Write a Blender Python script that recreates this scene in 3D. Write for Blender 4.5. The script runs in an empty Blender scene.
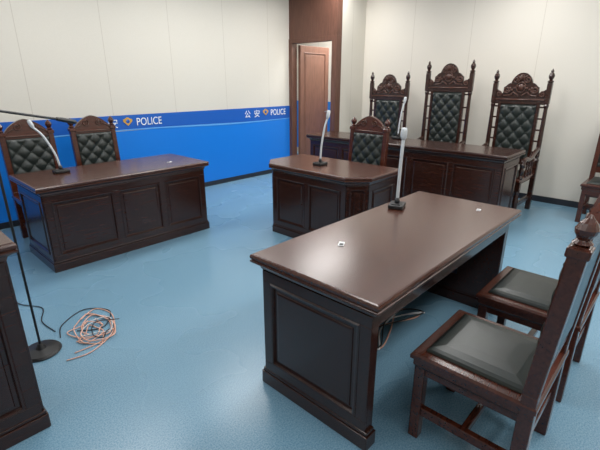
import bpy, bmesh, math, random
from mathutils import Vector, Matrix
random.seed(7)
scene = bpy.context.scene
scene.view_settings.view_transform = 'Standard'
COL = scene.collection
H_CEIL = 3.0

# ------------------------------------------------------------ materials
def new_mat(name):
    m = bpy.data.materials.new(name); m.use_nodes = True
    nt = m.node_tree
    return m, nt, nt.nodes['Principled BSDF']

def plain(name, col, rough=0.5, metal=0.0, coat=0.0, emis=0.0):
    m, nt, b = new_mat(name)
    b.inputs['Base Color'].default_value = (*col, 1)
    b.inputs['Roughness'].default_value = rough
    b.inputs['Metallic'].default_value = metal
    b.inputs['Coat Weight'].default_value = coat
    if emis:
        b.inputs['Emission Color'].default_value = (*col, 1)
        b.inputs['Emission Strength'].default_value = emis
    n = nt.nodes.new('ShaderNodeTexNoise'); n.inputs['Scale'].default_value = 60
    mr = nt.nodes.new('ShaderNodeMapRange')
    mr.inputs['To Min'].default_value = max(rough-0.05, 0.02); mr.inputs['To Max'].default_value = min(rough+0.05, 1)
    nt.links.new(n.outputs['Fac'], mr.inputs['Value']); nt.links.new(mr.outputs[0], b.inputs['Roughness'])
    return m

def wood(name, c1, c2, rough=0.25, scale=(1.5, 14, 14), coat=0.3, crough=.15):
    m, nt, b = new_mat(name)
    tc = nt.nodes.new('ShaderNodeTexCoord'); mp = nt.nodes.new('ShaderNodeMapping')
    mp.inputs['Scale'].default_value = scale
    n = nt.nodes.new('ShaderNodeTexNoise'); n.inputs['Scale'].default_value = 5; n.inputs['Detail'].default_value = 7
    n.inputs['Distortion'].default_value = 0.6
    r = nt.nodes.new('ShaderNodeValToRGB')
    r.color_ramp.elements[0].color = (*c1, 1); r.color_ramp.elements[0].position = 0.3
    r.color_ramp.elements[1].color = (*c2, 1); r.color_ramp.elements[1].position = 0.7
    nt.links.new(tc.outputs['Object'], mp.inputs['Vector']); nt.links.new(mp.outputs[0], n.inputs['Vector'])
    nt.links.new(n.outputs['Fac'], r.inputs['Fac']); nt.links.new(r.outputs[0], b.inputs['Base Color'])
    b.inputs['Roughness'].default_value = rough
    b.inputs['Coat Weight'].default_value = coat; b.inputs['Coat Roughness'].default_value = crough
    return m

def leather(name, col, rough=0.35):
    m, nt, b = new_mat(name)
    tc = nt.nodes.new('ShaderNodeTexCoord')
    v = nt.nodes.new('ShaderNodeTexVoronoi'); v.inputs['Scale'].default_value = 220
    bp = nt.nodes.new('ShaderNodeBump'); bp.inputs['Strength'].default_value = 0.12; bp.inputs['Distance'].default_value = 0.002
    nt.links.new(tc.outputs['Object'], v.inputs['Vector']); nt.links.new(v.outputs['Distance'], bp.inputs['Height'])
    nt.links.new(bp.outputs[0], b.inputs['Normal'])
    b.inputs['Base Color'].default_value = (*col, 1); b.inputs['Roughness'].default_value = rough
    return m

def wall_mat(name, col, axis, period=0.9, off=0.0):
    m, nt, b = new_mat(name)
    tc = nt.nodes.new('ShaderNodeTexCoord'); sx = nt.nodes.new('ShaderNodeSeparateXYZ')
    nt.links.new(tc.outputs['Object'], sx.inputs[0])
    a = nt.nodes.new('ShaderNodeMath'); a.operation = 'ADD'; a.inputs[1].default_value = off + 90
    nt.links.new(sx.outputs[axis], a.inputs[0])
    mo = nt.nodes.new('ShaderNodeMath'); mo.operation = 'MODULO'; mo.inputs[1].default_value = period
    nt.links.new(a.outputs[0], mo.inputs[0])
    lt = nt.nodes.new('ShaderNodeMath'); lt.operation = 'LESS_THAN'; lt.inputs[1].default_value = 0.007
    nt.links.new(mo.outputs[0], lt.inputs[0])
    n = nt.nodes.new('ShaderNodeTexNoise'); n.inputs['Scale'].default_value = 90; n.inputs['Detail'].default_value = 4
    nt.links.new(tc.outputs['Object'], n.inputs['Vector'])
    r = nt.nodes.new('ShaderNodeValToRGB')
    r.color_ramp.elements[0].color = (col[0]*.93, col[1]*.93, col[2]*.92, 1); r.color_ramp.elements[1].color = (*col, 1)
    nt.links.new(n.outputs['Fac'], r.inputs['Fac'])
    mx = nt.nodes.new('ShaderNodeMix'); mx.data_type = 'RGBA'
    nt.links.new(lt.outputs[0], mx.inputs['Factor']); nt.links.new(r.outputs[0], mx.inputs['A'])
    mx.inputs['B'].default_value = (col[0]*.78, col[1]*.76, col[2]*.74, 1)
    nt.links.new(mx.outputs['Result'], b.inputs['Base Color'])
    b.inputs['Roughness'].default_value = 0.6
    return m

def floor_mat():
    m, nt, b = new_mat('blue_vinyl')
    tc = nt.nodes.new('ShaderNodeTexCoord')
    n = nt.nodes.new('ShaderNodeTexNoise'); n.inputs['Scale'].default_value = 140; n.inputs['Detail'].default_value = 3
    n2 = nt.nodes.new('ShaderNodeTexNoise'); n2.inputs['Scale'].default_value = 1.3
    nt.links.new(tc.outputs['Object'], n.inputs['Vector']); nt.links.new(tc.outputs['Object'], n2.inputs['Vector'])
    r = nt.nodes.new('ShaderNodeValToRGB')
    r.color_ramp.elements[0].color = (.105, .222, .325, 1); r.color_ramp.elements[0].position = .35
    r.color_ramp.elements[1].color = (.190, .335, .440, 1); r.color_ramp.elements[1].position = .62
    nt.links.new(n.outputs['Fac'], r.inputs['Fac']); nt.links.new(r.outputs[0], b.inputs['Base Color'])
    mr = nt.nodes.new('ShaderNodeMapRange'); mr.inputs['To Min'].default_value = .22; mr.inputs['To Max'].default_value = .32
    nt.links.new(n2.outputs['Fac'], mr.inputs['Value']); nt.links.new(mr.outputs[0], b.inputs['Roughness'])
    return m

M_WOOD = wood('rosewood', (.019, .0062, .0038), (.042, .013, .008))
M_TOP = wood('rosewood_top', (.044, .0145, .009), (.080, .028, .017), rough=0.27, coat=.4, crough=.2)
M_CHAIR = wood('rosewood_chair', (.040, .0095, .005), (.080, .020, .010), rough=.25)
M_CARVE = wood('rosewood_carved', (.045, .015, .009), (.09, .033, .02), rough=.35)
M_CLAD = wood('brown_cladding', (.10, .042, .027), (.15, .065, .043), rough=.45, scale=(8, 8, 1), coat=0)
M_DOOR = wood('brown_door', (.17, .078, .05), (.24, .11, .072), rough=.45, scale=(8, 8, 1), coat=0)
M_LEATH = leather('black_leather', (.016, .021, .019))
M_LEATHB = leather('slate_leather', (.035, .085, .13), .35)
M_WALL_L = wall_mat('cream_panel_x', (.70, .67, .605), 'X', .9, .35)
M_WALL_B = wall_mat('cream_panel_y', (.70, .66, .595), 'Y', .9, .1)
M_CEIL = plain('ceiling_white', (.8, .8, .78), .8)
M_FLOOR = floor_mat()
M_BLUE = plain('blue_lower', (.010, .20, .72), .32)
M_BLUE2 = plain('blue_upper', (.012, .11, .48), .35)
M_SKY = plain('light_blue_line', (.12, .38, .78), .4)
M_WHITE = plain('white_vinyl', (.85, .87, .9), .5)
M_GOLD = plain('gold_badge', (.75, .42, .08), .35, .3)
M_BLACK = plain('black_plastic', (.012, .012, .013), .4)
M_BASEB = plain('dark_skirting', (.02, .022, .03), .4)
M_MIC = plain('plastic_wrap', (.55, .58, .61), .25)
M_PINK = plain('pink_cable', (.72, .40, .30), .5)
M_METAL = plain('steel', (.35, .35, .36), .3, .9)
M_PANEL = plain('led_diffuser', (1, 1, 1), .5, emis=1.5)
M_LABEL = plain('blue_label', (.05, .25, .6), .4)

# ------------------------------------------------------------ mesh helpers
def mk(name, bm, mat, parent=None, smooth=False):
    bmesh.ops.recalc_face_normals(bm, faces=bm.faces[:])
    me = bpy.data.meshes.new(name); bm.to_mesh(me); bm.free()
    if smooth:
        for p in me.polygons: p.use_smooth = True
    me.materials.append(mat)
    o = bpy.data.objects.new(name, me); COL.objects.link(o)
    if parent: o.parent = parent
    return o

def empty(name, loc=(0, 0, 0), rot=0):
    e = bpy.data.objects.new(name, None); COL.objects.link(e)
    e.location = loc; e.rotation_euler = (0, 0, math.radians(rot)); e.empty_display_size = .1
    return e

def add_box(bm, x0, x1, y0, y1, z0, z1, bev=0.0, M=None):
    t = bmesh.new()
    bmesh.ops.create_cube(t, size=1)
    for v in t.verts:
        v.co = Vector(((x0+x1)/2+v.co.x*(x1-x0), (y0+y1)/2+v.co.y*(y1-y0), (z0+z1)/2+v.co.z*(z1-z0)))
    if bev: bmesh.ops.bevel(t, geom=t.edges[:], offset=bev, segments=2, affect='EDGES', profile=.5)
    if M: t.transform(M)
    me = bpy.data.meshes.new('t'); t.to_mesh(me); t.free(); bm.from_mesh(me); bpy.data.meshes.remove(me)

def box(name, parent, b, mat, bev=0.004, M=None):
    bm = bmesh.new(); add_box(bm, *b, bev, M); return mk(name, bm, mat, parent)

def inset(poly, d):
    n = len(poly); out = []
    for i in range(n):
        p0, p1, p2 = Vector(poly[i-1]), Vector(poly[i]), Vector(poly[(i+1) % n])
        e1 = (p1-p0).normalized(); e2 = (p2-p1).normalized()
        n1 = Vector((-e1.y, e1.x)); n2 = Vector((-e2.y, e2.x))
        b = (n1+n2)/(1+n1.dot(n2)); out.append(p1+b*d)
    return out

def loft(name, poly, prof, mat, parent):
    bm = bmesh.new(); rings = []
    for d, z in prof:
        rings.append([bm.verts.new((p.x, p.y, z)) for p in inset(poly, d)])
    n = len(poly)
    for a, b in zip(rings, rings[1:]):
        for i in range(n): bm.faces.new((a[i], a[(i+1) % n], b[(i+1) % n], b[i]))
    bm.faces.new(rings[0][::-1]); bm.faces.new(rings[-1])
    return mk(name, bm, mat, parent)

def lathe(bm, prof, x, y, z=0, seg=14):
    rings = []
    for r, h in prof:
        rings.append([bm.verts.new((x+r*math.cos(2*math.pi*i/seg), y+r*math.sin(2*math.pi*i/seg), z+h)) for i in range(seg)])
    for a, b in zip(rings, rings[1:]):
        for i in range(seg): bm.faces.new((a[i], a[(i+1) % seg], b[(i+1) % seg], b[i]))
    bm.faces.new(rings[0][::-1]); bm.faces.new(rings[-1])

def tube(bm, pts, r, seg=8):
    pts = [Vector(p) for p in pts]; rings = []
    rr = r if isinstance(r, (list, tuple)) else [r]*len(pts)
    t0 = (pts[1]-pts[0]).normalized()
    up = Vector((0, 0, 1)) if abs(t0.z) < .9 else Vector((1, 0, 0))
    nrm = (up-t0*up.dot(t0)).normalized()
    for i, p in enumerate(pts):
        t = (pts[min(i+1, len(pts)-1)]-pts[max(i-1, 0)])
        t = t.normalized() if t.length > 1e-9 else t0
        nrm = (nrm-t*nrm.dot(t)); nrm = nrm.normalized() if nrm.length > 1e-6 else Vector((1, 0, 0))
        bn = t.cross(nrm)
        rings.append([bm.verts.new(p+(nrm*math.cos(2*math.pi*k/seg)+bn*math.sin(2*math.pi*k/seg))*rr[i]) for k in range(seg)])
    for a, b in zip(rings, rings[1:]):
        for k in range(seg): bm.faces.new((a[k], a[(k+1) % seg], b[(k+1) % seg], b[k]))
    bm.faces.new(rings[0][::-1]); bm.faces.new(rings[-1])

def catmull(P, n=8):
    P = [Vector(p) for p in P]; Q = [P[0]]+P+[P[-1]]; out = []
    for i in range(1, len(Q)-2):
        a, b, c, d = Q[i-1:i+3]
        for k in range(n):
            t = k/n
            out.append(.5*((2*b)+(c-a)*t+(2*a-5*b+4*c-d)*t*t+(3*b-a-3*c+d)*t**3))
    out.append(P[-1]); return out

def panel_face(bm, M, w, z0, z1, cols, stile=.055, t=.012):
    """stiles, rails and moulded raised panels on a face; M maps (u,v,n)"""
    ws = cols if isinstance(cols, list) else [1]*cols
    tot = sum(ws); n = len(ws); avail = w-stile*(n+1)
    add_box(bm, 0, w, z0, z0+stile, 0, t, .002, M); add_box(bm, 0, w, z1-stile, z1, 0, t, .002, M)
    u = 0
    for k in range(n+1):
        add_box(bm, u, u+stile, z0+stile, z1-stile, 0, t, .002, M)
        u += stile
        if k < n:
            pw = avail*ws[k]/tot
            a0, a1, b0, b1 = u, u+pw, z0+stile, z1-stile
            rings = []
            for d, h in [(0, t), (.006, t+.007), (.014, t+.005), (.020, .002), (.036, .002), (.040, .007), (.050, .009)]:
                rings.append([bm.verts.new(M @ Vector(c)) for c in
                              ((a0+d, b0+d, h), (a1-d, b0+d, h), (a1-d, b1-d, h), (a0+d, b1-d, h))])
            for A, B in zip(rings, rings[1:]):
                for i in range(4): bm.faces.new((A[i], A[(i+1) % 4], B[(i+1) % 4], B[i]))
            bm.faces.new(rings[-1])
            u += pw

def edge_matrix(p, q, z=0):
    e = (q-p).normalized(); n = Vector((e.y, -e.x))
    return Matrix(((e.x, 0, n.x, p.x), (e.y, 0, n.y, p.y), (0, 1, 0, z), (0, 0, 0, 1)))

def desk(name, loc, rot, L, D, H, cols, chamfer=0, T=.045, over=.05, endcols=1, top_mat=None):
    e = empty(name, loc, rot); c = chamfer
    if c:
        P = [(-L/2+c, -D/2), (L/2-c, -D/2), (L/2, -D/2+c), (L/2, D/2), (-L/2, D/2), (-L/2, -D/2+c)]
        spec = {0: cols, 1: 1, 2: 1, 4: 1, 5: 1}
    else:
        P = [(-L/2, -D/2), (L/2, -D/2), (L/2, D/2), (-L/2, D/2)]
        spec = {0: cols, 1: endcols, 3: endcols}
    P = [Vector(p) for p in P]
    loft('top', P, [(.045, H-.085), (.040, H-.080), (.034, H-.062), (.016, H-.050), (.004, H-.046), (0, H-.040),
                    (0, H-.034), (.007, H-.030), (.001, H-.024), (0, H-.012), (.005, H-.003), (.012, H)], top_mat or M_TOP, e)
    B = inset(P, over)
    bm = bmesh.new(); bp = bmesh.new(); n = len(B)
    for i, cc in spec.items():
        p, q = B[i], B[(i+1) % n]; w = (q-p).length; M = edge_matrix(p, q)
        add_box(bm, 0, w, 0.02, H-.08, -T, 0, 0, M)
        st = .055 if w > .35 else .03
        panel_face(bm, M, w, .09, H-.085, cc, st)
        add_box(bp, -.018, w+.018, 0, .075, -T-.008, .022, .003, M)
        add_box(bp, -.012, w+.012, .075, .095, -T-.002, .016, .006, M)
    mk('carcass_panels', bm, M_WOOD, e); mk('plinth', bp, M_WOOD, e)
    # under-top cross rail at the open side
    yb = B[-1].y if not c else B[3].y
    box('back_rail', e, (B[0].x+T if not c else B[4].x+T, (B[1].x-T if not c else B[3].x-T), yb-.03, yb, H-.15, H-.08), M_WOOD)
    return e

def tufted(name, parent, x0, x1, z0, z1, yf, mat, nd=3, depth=.028):
    """diamond buttoned upholstery facing -y"""
    w, h = x1-x0, z1-z0; nx = 40; nz = int(nx*h/w); bm = bmesh.new(); G = []
    cell = w/nd; nv = max(2, round(h/(cell*1.15)))
    for j in range(nz+1):
        row = []
        for i in range(nx+1):
            u, v = i/nx, j/nz
            a = math.pi*(u*nd+v*nv); b = math.pi*(u*nd-v*nv)
            k = (abs(math.cos(a))*abs(math.cos(b)))
            k = k**.35
            ed = min(u, 1-u)*w; ev = min(v, 1-v)*h
            f = min(1, min(ed, ev)/.03); f = math.sqrt(max(0, 1-(1-f)**2))
            row.append(bm.verts.new((x0+u*w, yf-depth*f*(.35+.65*k), z0+v*h)))
        G.append(row)
    for j in range(nz):
        for i in range(nx): bm.faces.new((G[j][i], G[j][i+1], G[j+1][i+1], G[j+1][i]))
    mk(name, bm, mat, parent, True)
    bb = bmesh.new()
    for p in range(-nd-nv, nd+nv+1):
        for q in range(-nd-nv, nd+nv+1):
            A = p+.5; Bq = q+.5; u = (A+Bq)/2/nd; v = (A-Bq)/2/nv
            if .06 < u < .94 and .04 < v < .96:
                bmesh.ops.create_uvsphere(bb, u_segments=8, v_segments=6, radius=.009,
                    matrix=Matrix.Translation((x0+u*w, yf-depth*.38, z0+v*h)))
    mk(name+'_buttons', bb, mat, parent, True)

def plate(bm, x0, x1, lo, hi, y0, y1, n=48):
    F = []; B = []
    for i in range(n+1):
        x = x0+(x1-x0)*i/n; a, b = lo(x), hi(x)
        F.append((bm.verts.new((x, y0, a)), bm.verts.new((x, y0, b)))); B.append((bm.verts.new((x, y1, a)), bm.verts.new((x, y1, b))))
    for i in range(n):
        bm.faces.new((F[i][0], F[i+1][0], F[i+1][1], F[i][1])); bm.faces.new((B[i+1][0], B[i][0], B[i][1], B[i+1][1]))
        bm.faces.new((F[i][1], F[i+1][1], B[i+1][1], B[i][1])); bm.faces.new((F[i+1][0], F[i][0], B[i][0], B[i+1][0]))
    for i in (0, n): bm.faces.new((F[i][0], F[i][1], B[i][1], B[i][0]))

def spiral(cx, cz, y, r0, turns, s=1, a0=0, n=26):
    return [(cx+s*(r0*(1-.8*t/n))*math.cos(a0+2*math.pi*turns*t/n), y, cz+(r0*(1-.8*t/n))*math.sin(a0+2*math.pi*turns*t/n)) for t in range(n+1)]

def lean(e, ymin, z0, k):
    """rake the back of a chair: shear everything behind ymin above the seat"""
    for o in e.children:
        if o.type != 'MESH': continue
        for v in o.data.vertices:
            if v.co.z > z0 and v.co.y > ymin: v.co.y += (v.co.z-z0)*k

def seat_block(e, W, D, zt, leather_mat):
    P = [Vector(p) for p in ((-W/2, -D/2), (W/2, -D/2), (W/2, D/2), (-W/2, D/2))]
    loft('seat_frame', P, [(.02, zt-.075), (.012, zt-.06), (.012, zt-.035), (0, zt-.028), (0, zt-.010), (.008, zt), (.04, zt+.001)], M_CHAIR, e)
    Q = inset(P, .048)
    loft('seat_cushion', Q, [(0, zt-.01), (.0, zt+.006), (.006, zt+.016), (.02, zt+.024), (.06, zt+.030), (.12, zt+.032)], leather_mat, e)

def side_chair(name, loc, rot, rear=M_LEATHB, rake=.075):
    e = empty(name, loc, rot); W, D, H = .50, .50, 1.22; zt = .46
    seat_block(e, W, D, zt, M_LEATH)
    bm = bmesh.new()
    for s in (-1, 1):
        add_box(bm, s*(W/2-.045)-.024, s*(W/2-.045)+.024, -D/2+.015, -D/2+.063, 0, zt-.05, .005)
        add_box(bm, s*(W/2-.03)-.026, s*(W/2-.03)+.026, D/2-.06, D/2-.005, 0, .50, .006)
        add_box(bm, s*(W/2-.03)-.026, s*(W/2-.03)+.026, D/2-.06, D/2-.005, .495, H-.13, .006)
        add_box(bm, s*(W/2-.045)-.015, s*(W/2-.045)+.015, -D/2+.06, D/2-.05, .13, .175, .004)
        add_box(bm, s*(W/2-.045)-.013, s*(W/2-.045)+.013, -D/2+.06, D/2-.05, zt-.115, zt-.07, .004)
        add_box(bm, s*(W/2-.03)-.033, s*(W/2-.03)+.033, D/2-.067, D/2+.002, H-.17, H-.135, .006)
        lathe(bm, [(.02, 0), (.030, .008), (.018, .02), (.03, .04), (.033, .055), (.024, .075), (.010, .09), (.004, .1)], s*(W/2-.03), D/2-.033, H-.13)
    add_box(bm, -W/2+.05, W/2-.05, -D/2+.02, -D/2+.048, zt-.13, zt-.07, .004)
    add_box(bm, -W/2+.05, W/2-.05, -.015, .015, .135, .17, .004)
    add_box(bm, -W/2+.05, W/2-.05, D/2-.045, D/2-.02, .22, .26, .004)
    add_box(bm, -W/2+.05, W/2-.05, D/2-.05, D/2-.015, .53, .60, .004)
    mk('legs_and_posts', bm, M_CHAIR, e)
    bm = bmesh.new()
    def hi(x):
        a = abs(x)/(W/2-.05)
        return H-.16+.035*(1-a)+.115*max(0, math.cos(a*math.pi/2))**.6*(1 if a < .98 else .3)
    plate(bm, -W/2+.05, W/2-.05, lambda x: H-.20, hi, D/2-.052, D/2-.014)
    mk('crest_rail', bm, M_CHAIR, e)
    bm = bmesh.new()
    for s in (-1, 1):
        tube(bm, spiral(s*.075, H-.085, D/2-.056, .038, 1.4, s, 2.2), .006, 6)
        tube(bm, [(s*.20, D/2-.055, H-.15), (s*.15, D/2-.056, H-.115), (s*.11, D/2-.056, H-.10)], .006, 6)
    tube(bm, [(-.19, D/2-.054, H-.175), (.19, D/2-.054, H-.175)], .007, 6)
    mk('crest_carving', bm, M_CARVE, e)
    tufted('back_upholstery', e, -W/2+.052, W/2-.052, .60, H-.20, D/2-.045, M_LEATH, 3, .03)
    box('back_rear_panel', e, (-W/2+.055, W/2-.055, D/2-.044, D/2-.012, .60, H-.20), rear, .006)
    lean(e, D/2-.11, .498, rake)
    return e

def throne(name, loc, rot, H=1.7):
    e = empty(name, loc, rot); W, D = .64, .58; zt = .48
    seat_block(e, W, D, zt, M_LEATH)
    bm = bmesh.new(); px = W/2-.01; pb = D/2+.02
    for s in (-1, 1):
        add_box(bm, s*px-.028, s*px+.028, pb-.03, pb+.026, 0, .62, .006)
        z = .62
        lathe(bm, [(.028, 0), (.034, .015), (.020, .04), (.026, .07), (.028, .2), (.022, H-1.06), (.03, H-1.03), (.022, H-1.01)], s*px, pb, z)
        add_box(bm, s*px-.027, s*px+.027, pb-.027, pb+.027, H-.39, H-.15, .006)
        lathe(bm, [(.022, 0), (.034, .01), (.034, .022), (.016, .034), (.028, .055), (.034, .08), (.026, .105), (.012, .12), (.018, .13), (.012, .145), (.003, .16)], s*px, pb, H-.15)
        add_box(bm, s*(px-.01)-.03, s*(px-.01)+.03, -D/2+.005, -D/2+.065, zt-.14, zt-.03, .005)
        lathe(bm, [(.026, 0), (.034, .03), (.022, .06), (.03, .12), (.034, .2), (.024, .29), (.032, .33), (.03, .35)], s*(px-.01), -D/2+.035, 0)
        lathe(bm, [(.024, 0), (.03, .02), (.018, .05), (.027, .1), (.02, .16), (.026, .2)], s*(px-.01), -D/2+.07, zt-.01)
        arm = catmull([(s*px, pb-.02, .78), (s*(px+.01), .12, .74), (s*(px+.02), -.08, .70), (s*(px+.02), -D/2+.08, .715), (s*(px+.02), -D/2-.01, .70), (s*(px+.02), -D/2-.03, .66), (s*(px+.02), -D/2+.01, .645)], 6)
        tube(bm, arm, [.026]*(len(arm)-8)+[.03]*8, 10)
        add_box(bm, s*(px-.01)-.016, s*(px-.01)+.016, -D/2+.05, pb-.03, .14, .19, .004)
        for k in range(3):
            lathe(bm, [(.012, 0), (.018, .06), (.010, .1), (.014, .17), (.012, .235)], s*px, -.06+k*.1, zt-.01)
    add_box(bm, -px, px, -D/2+.02, -D/2+.05, zt-.15, zt-.07, .004)
    add_box(bm, -px, px, pb-.02, pb+.02, .56, .63, .004)
    add_box(bm, -px, px, pb-.02, pb+.02, H-.40, H-.33, .004)
    for s in (-1, 1):
        add_box(bm, s*(px-.085)-.018, s*(px-.085)+.018, pb-.026, pb+.018, .6, H-.36, .005)
        for k in range(5):
            zz = .72+k*(H-1.16)/4
            add_box(bm, min(s*(px-.068), s*(px-.02)), max(s*(px-.068), s*(px-.02)), pb-.01, pb+.01, zz, zz+.02, .003)
    mk('frame', bm, M_WOOD, e)
    bm = bmesh.new()
    def hi(x):
        a = abs(x)
        z = H-.27+.045*math.cos(a*22)**2
        if a < .2: z = max(z, H-.20+.05*math.cos((a-.13)*20)**2 if a > .09 else 0)
        if a < .125: z = max(z, H-.19+.16*math.sqrt(max(0, 1-(a/.125)**2)))
        return z
    plate(bm, -px+.02, px-.02, lambda x: H-.34+.0, hi, pb-.016, pb+.016, 90)
    mk('crest', bm, M_WOOD, e)
    bm = bmesh.new(); y = pb-.022
    for s in (-1, 1):
        tube(bm, spiral(s*.065, H-.11, y, .045, 1.5, s, 1.8), .008, 6)
        tube(bm, spiral(s*.16, H-.23, y, .045, 1.6, s, 2.4), .009, 6)
        tube(bm, spiral(s*.25, H-.28, y, .034, 1.4, s, 1.2), .008, 6)
        tube(bm, catmull([(s*.02, y, H-.30), (s*.08, y, H-.26), (s*.11, y, H-.29), (s*.19, y, H-.30)], 5), .008, 6)
        for k in range(4):
            bmesh.ops.create_uvsphere(bm, u_segments=8, v_segments=6, radius=.014, matrix=Matrix.Translation((s*(.04+.03*k), y, H-.19-.02*k)))
    bmesh.ops.create_uvsphere(bm, u_segments=14, v_segments=8, radius=.034, matrix=Matrix.Translation((0, y, H-.20)) @ Matrix.Diagonal((1, .5, 1.2, 1)))
    tube(bm, [(.052*math.cos(t*math.pi/10), y, H-.20+.06*math.sin(t*math.pi/10)) for t in range(21)], .007, 6)
    for k in range(5):
        a = math.pi*(.2+.15*k); tube(bm, [(0, y, H-.12), (.05*math.cos(a), y-.004, H-.10+.055*math.sin(a))], [.010, .004], 6)
    tube(bm, [(-.28, pb-.025, H-.345), (.28, pb-.025, H-.345)], .009, 6)
    mk('crest_carving', bm, M_CARVE, e, True)
    tufted('back_upholstery', e, -px+.10, px-.10, .63, H-.41, pb-.01, M_LEATH, 3, .035)
    box('back_rear_panel', e, (-px+.10, px-.10, pb-.012, pb+.014, .63, H-.40), M_LEATH, .005)
    return e

def gooseneck_mic(name, loc, tip, rot=0, r=.010):
    e = empty(name, loc, rot)
    bm = bmesh.new(); add_box(bm, -.065, .065, -.05, .05, 0, .028, .008); add_box(bm, -.05, .02, -.03, .03, .026, .034, .003)
    mk('base', bm, M_BLACK, e)
    R = Matrix.Rotation(-math.radians(rot), 3, 'Z'); t = R @ (Vector(tip)-Vector(loc))
    P = catmull([(0, 0, .03), (t.x*.12, t.y*.12, t.z*.35), (t.x*.5, t.y*.5, t.z*.7), t*.86], 8)
    bm = bmesh.new(); tube(bm, P, r, 10); mk('gooseneck', bm, M_MIC, e, True)
    bm = bmesh.new(); d = (t*.14)
    tube(bm, [t*.86-d*.1, t*.87, t*.9, t*.97, t, t+d*.03], [r*.8, r*1.5, r*1.9, r*1.9, r*1.4, .002], 10)
    mk('capsule', bm, M_MIC, e, True)
    bm = bmesh.new(); lathe(bm, [(r*1.6, 0), (r*1.6, .02), (r, .04)], 0, 0, .028); mk('collar', bm, M_BLACK, e, True)
    return e

# ------------------------------------------------------------ room shell
XW, YW, X0, Y0 = 6.30, 5.45, -2.0, -1.8
def shell(name, b, mat): return box(name, None, b, mat, 0)
shell('floor', (X0-.1, 7.4, Y0-.1, 7.6, -.1, 0), M_FLOOR)
shell('ceiling', (X0-.1, 7.4, Y0-.1, 7.6, H_CEIL, H_CEIL+.1), M_CEIL)
shell('wall_left', (X0, 5.55, YW, YW+.12, 0, H_CEIL), M_WALL_L)
shell('wall_back', (XW, XW+.1, Y0, 4.4, 0, H_CEIL), M_WALL_B)
shell('wall_recess', (5.67, XW+.9, 4.4, 4.5, 0, H_CEIL), M_WALL_L)
shell('wall_right', (X0, XW, Y0-.1, Y0, 0, H_CEIL), M_WALL_L)
shell('wall_rear', (X0-.1, X0, Y0, YW, 0, H_CEIL), M_WALL_B)
shell('wall_corridor', (7.2, 7.3, 4.5, 7.5, 0, H_CEIL), M_WALL_B)
shell('wall_corridor_end', (5.55, 7.2, 7.4, 7.5, 0, H_CEIL), M_WALL_L)
shell('wall_corridor_side', (5.45, 5.55, YW+.12, 7.4, 0, H_CEIL), M_WALL_B)
box('trim_1', None, (7.19, 7.2, 4.5, 7.4, .1, 1.155), M_BLUE, 0)
DY0, DY1, DZ = 4.50, 5.38, 2.18
e = empty('wall_door_cladding')
box('over_door_panel', e, (5.55, 5.67, 4.4, YW+.12, DZ+.07, H_CEIL), M_CLAD, .002)
box('jamb_right', e, (5.54, 5.67, 4.4, DY0, 0, DZ+.07), M_CLAD, .003)
box('jamb_left', e, (5.54, 5.67, DY1, YW+.12, 0, DZ+.07), M_CLAD, .003)
box('head', e, (5.54, 5.67, DY0, DY1, DZ, DZ+.07), M_CLAD, .003)
d = empty('door_1', (5.69, DY1-.06, 0), 2.5)
bm = bmesh.new(); add_box(bm, 0, .82, 0, .045, .01, DZ-.02, .003)
panel_face(bm, Matrix(((1, 0, 0, 0), (0, 0, -1, 0), (0, 1, 0, 0), (0, 0, 0, 1))), .82, .02, DZ-.03, 1, .1, .008)
mk('leaf', bm, M_DOOR, d)
bm = bmesh.new(); tube(bm, [(.76, -.012, 1.02), (.76, -.06, 1.02), (.65, -.06, 1.02)], .01); mk('handle', bm, M_METAL, d)

g = empty('police_wall_band')
yb = YW-.004
box('blue_lower_band', g, (X0, 5.548, yb, YW, .07, .955), M_BLUE, 0)
bm = bmesh.new(); plate(bm, X0, 5.548, lambda x: .955+.018*math.sin((x-1.2)*1.29), lambda x: 1.155, yb-.001, YW, 120); mk('blue_upper_band', bm, M_BLUE2, g)
bm = bmesh.new(); plate(bm, X0, 5.548, lambda x: .94+.018*math.sin((x-1.2)*1.29)-.006*math.sin(x*2), lambda x: .957+.018*math.sin((x-1.2)*1.29), yb-.003, YW, 120); mk('light_line', bm, M_SKY, g)
box('baseboard_left', None, (X0, 5.55, YW-.012, YW, 0, .07), M_BASEB, 0)
box('baseboard_back', None, (XW-.012, XW, Y0, 4.4, 0, .08), M_BASEB, 0)
box('baseboard_recess', None, (5.68, XW-.012, 4.388, 4.4, 0, .08), M_BASEB, 0)

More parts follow.
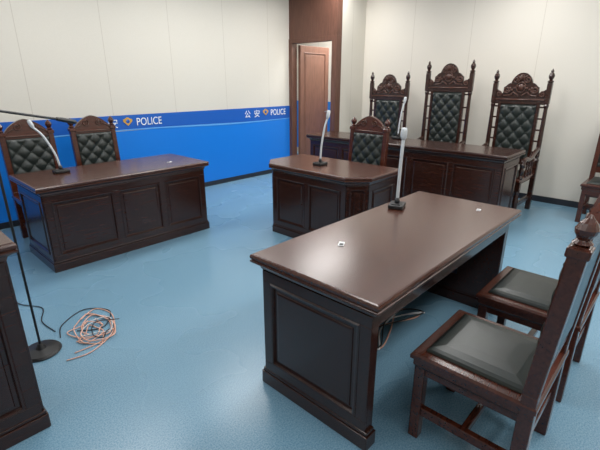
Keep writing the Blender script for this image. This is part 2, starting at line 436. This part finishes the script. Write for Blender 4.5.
def text(s, x, z, size, parent, width=None):
    cu = bpy.data.curves.new('txt', 'FONT'); cu.body = s; cu.size = size; cu.extrude = .001; cu.align_x = 'LEFT'
    o = bpy.data.objects.new('txt', cu); COL.objects.link(o)
    dg = bpy.context.evaluated_depsgraph_get(); dg.update()
    me = bpy.data.meshes.new_from_object(o.evaluated_get(dg))
    bpy.data.objects.remove(o)
    xs = [v.co.x for v in me.vertices]
    k = width/(max(xs)-min(xs)) if width and xs else 1
    mo = bpy.data.objects.new('lettering', me); me.materials.clear(); me.materials.append(M_WHITE)
    COL.objects.link(mo); mo.parent = parent; mo.location = (x, yb-.004, z); mo.rotation_euler = (math.pi/2, 0, 0); mo.scale = (k, 1, 1)
for x in (.21, 2.64, 5.07):
    text('POLICE', x, 1.015, .14, g, .36)
    text('公', x-.58, 1.01, .13, g, .12); text('安', x-.38, 1.01, .13, g, .12)
    bm = bmesh.new()
    plate(bm, x-.175, x-.055, lambda t, x=x: 1.0+.02+abs(t-x+.115)*.9, lambda t, x=x: 1.115+.012*math.cos((t-x+.115)*60), yb-.008, yb, 24)
    mk('badge', bm, M_GOLD, g)
    bm = bmesh.new(); bmesh.ops.create_uvsphere(bm, u_segments=12, v_segments=8, radius=.026, matrix=Matrix.Translation((x-.115, yb-.008, 1.075)) @ Matrix.Diagonal((1, .2, 1, 1)))
    mk('badge_centre', bm, M_BLUE2, g, True)

# ------------------------------------------------------------ lights
for x in (-.4, 1.5, 3.3, 5.1):
    for y in (-.6, 1.8, 4.2):
        f = empty('ceiling_led_panel', (x, y, 0))
        box('diffuser', f, (-.59, .59, -.29, .29, H_CEIL-.012, H_CEIL-.004), M_PANEL, 0)
        bm = bmesh.new()
        for b in ((-.61, .61, -.31, -.285), (-.61, .61, .285, .31), (-.61, -.585, -.285, .285), (.585, .61, -.285, .285)):
            add_box(bm, *b, H_CEIL-.02, H_CEIL, .002)
        mk('frame', bm, M_METAL, f)
        L = bpy.data.lights.new('panel_light', 'AREA'); L.shape = 'RECTANGLE'; L.size = 1.16; L.size_y = .56
        L.energy = {-.4: 11, 1.5: 21, 3.3: 27, 5.1: 30}[x]; L.color = (1, .98, .95)
        lo = bpy.data.objects.new('panel_light', L); COL.objects.link(lo); lo.parent = f; lo.location = (0, 0, H_CEIL-.022)
L = bpy.data.lights.new('corridor_light', 'AREA'); L.size = .6; L.energy = 60
lo = bpy.data.objects.new('corridor_light', L); COL.objects.link(lo); lo.location = (6.6, 5.0, H_CEIL-.02)
w = bpy.data.worlds.new('world'); scene.world = w; w.use_nodes = True
w.node_tree.nodes['Background'].inputs[0].default_value = (.8, .85, .9, 1); w.node_tree.nodes['Background'].inputs[1].default_value = .3

# ------------------------------------------------------------ furniture
near = desk('office_desk', (2.07, 1.10, 0), 180, 1.72, .75, .765, 3)
left = desk('office_desk', (1.735, 4.12, 0), 0, 1.66, .76, .76, [1.25, 1, 1])
clerk = desk('clerk_desk', (3.27, 2.68, 0), -90, 1.34, .70, .76, 2, chamfer=.17)
bench = desk('judge_bench', (4.80, 2.71, 0), -90, 2.76, .60, .85, 5, top_mat=M_WOOD)
stand = desk('witness_stand', (-.09, 2.24, 0), 0, .90, .64, .95, 1)

side_chair('side_chair', (1.69, .44, 0), 180)
side_chair('side_chair', (2.42, .44, 0), 180)
side_chair('side_chair', (1.24, 4.74, 0), 0)
side_chair('side_chair', (1.90, 4.74, 0), 0)
side_chair('side_chair', (3.72, 2.66, 0), -90)
side_chair('side_chair', (5.85, .58, 0), -90)
throne('judge_armchair', (5.50, 3.57, 0), -90, 1.70)
throne('judge_armchair', (5.50, 2.63, 0), -90, 1.83)
throne('judge_armchair', (5.50, 1.69, 0), -90, 1.70)

gooseneck_mic('gooseneck_microphone', (2.41, 1.36, .766), (2.43, 1.36, 1.29), 20, .011)
gooseneck_mic('gooseneck_microphone', (3.22, 2.73, .761), (3.28, 2.68, 1.30), 0)
gooseneck_mic('gooseneck_microphone', (1.276, 4.26, .761), (1.13, 4.40, 1.24), 0)
gooseneck_mic('gooseneck_microphone', (4.95, 2.86, .852), (5.0, 2.82, 1.38), 0)

s = empty('microphone_stand', (.49, 2.63, 0))
bm = bmesh.new(); lathe(bm, [(.105, 0), (.11, .008), (.10, .02), (.03, .03), (.014, .06)], 0, 0, 0, 28); mk('base', bm, M_BLACK, s)
bm = bmesh.new(); tube(bm, [(0, 0, .03), (0, 0, 1.44)], .007); mk('pole', bm, M_BLACK, s)
bm = bmesh.new(); tube(bm, [(-.25, -.08, 1.47), (0, 0, 1.44), (.36, .115, 1.362)], .007)
tube(bm, [(.36, .115, 1.362), (.40, .128, 1.353), (.47, .15, 1.335), (.48, .153, 1.332)], [.011, .013, .013, .006]); mk('boom', bm, M_BLACK, s)

cab = empty('tangled_cables')
def cable(pts, mat, r=.0035):
    bm = bmesh.new(); tube(bm, catmull(pts, 8), r, 6); mk('cable', bm, mat, cab, True)
for i in range(7):
    P = []; cx, cy = .81+random.uniform(-.04, .04), 2.62+random.uniform(-.05, .05)
    a = random.uniform(0, 6)
    for j in range(8):
        a += random.uniform(.6, 1.2); rr = random.uniform(.05, .19)
        P.append((cx+rr*math.cos(a)*.85, cy+rr*math.sin(a)*1.15, .006+.003*i))
    cable(P, M_PINK if i < 4 else (M_MIC if i == 4 else (M_BLACK if i == 6 else M_PINK)))
cable([(.62, 2.70, .006), (.68, 2.85, .006), (.86, 2.95, .006), (.98, 2.80, .006), (.86, 2.62, .006), (.72, 2.7, .006)], M_BLACK)
cable([(.62, 2.80, .006), (.60, 3.0, .006), (.66, 3.2, .006), (.56, 3.4, .006), (.6, 3.68, .006)], M_BLACK)
cable([(.56, 2.42, .006), (.70, 2.40, .006), (.88, 2.52, .006), (.97, 2.74, .006), (.92, 2.90, .006), (.78, 2.80, .02)], M_PINK)
cable([(.62, 2.46, .006), (.76, 2.46, .006), (.88, 2.50, .006), (.94, 2.70, .006), (.84, 2.88, .006)], M_PINK)
cab2 = empty('power_cables')
for i in range(3):
    bm = bmesh.new(); tube(bm, catmull([(2.2+.3*math.cos(a*.9+i), 1.2+.08*math.sin(a*1.7+i), .008+.004*i) for a in range(8)], 6), .005, 6)
    mk('cable', bm, (M_PINK, M_WHITE, M_BLACK)[i], cab2, True)

def card(name, x, y, z, w=.07, d=.05, rot=0, mat=M_WHITE):
    e = empty(name, (x, y, z+.001), rot); box('card', e, (-w/2, w/2, -d/2, d/2, 0, .003), mat, .001); box('print', e, (-w*.42, w*.1, -d*.4, d*.3, .003, .0035), M_BLACK, 0)
card('paper_note', 1.62, 1.22, .765, .055, .03, rot=30); card('paper_note', 2.72, .93, .765, .04, .025, 10)
card('paper_note', 2.25, 4.0, .76, .045, .03, rot=10)
box('outlet_label', near, (-.768, -.765, -.10, .04, .22, .27), M_LABEL, 0)

# ------------------------------------------------------------ camera
cd = bpy.data.cameras.new('camera'); cam = bpy.data.objects.new('camera', cd); COL.objects.link(cam)
cam.location = (0, 0, 1.57); cam.rotation_euler = (math.radians(70.9), 0, math.radians(-46.9))
cd.sensor_width = 36; cd.lens = 24.9; cd.clip_start = .02
scene.camera = cam
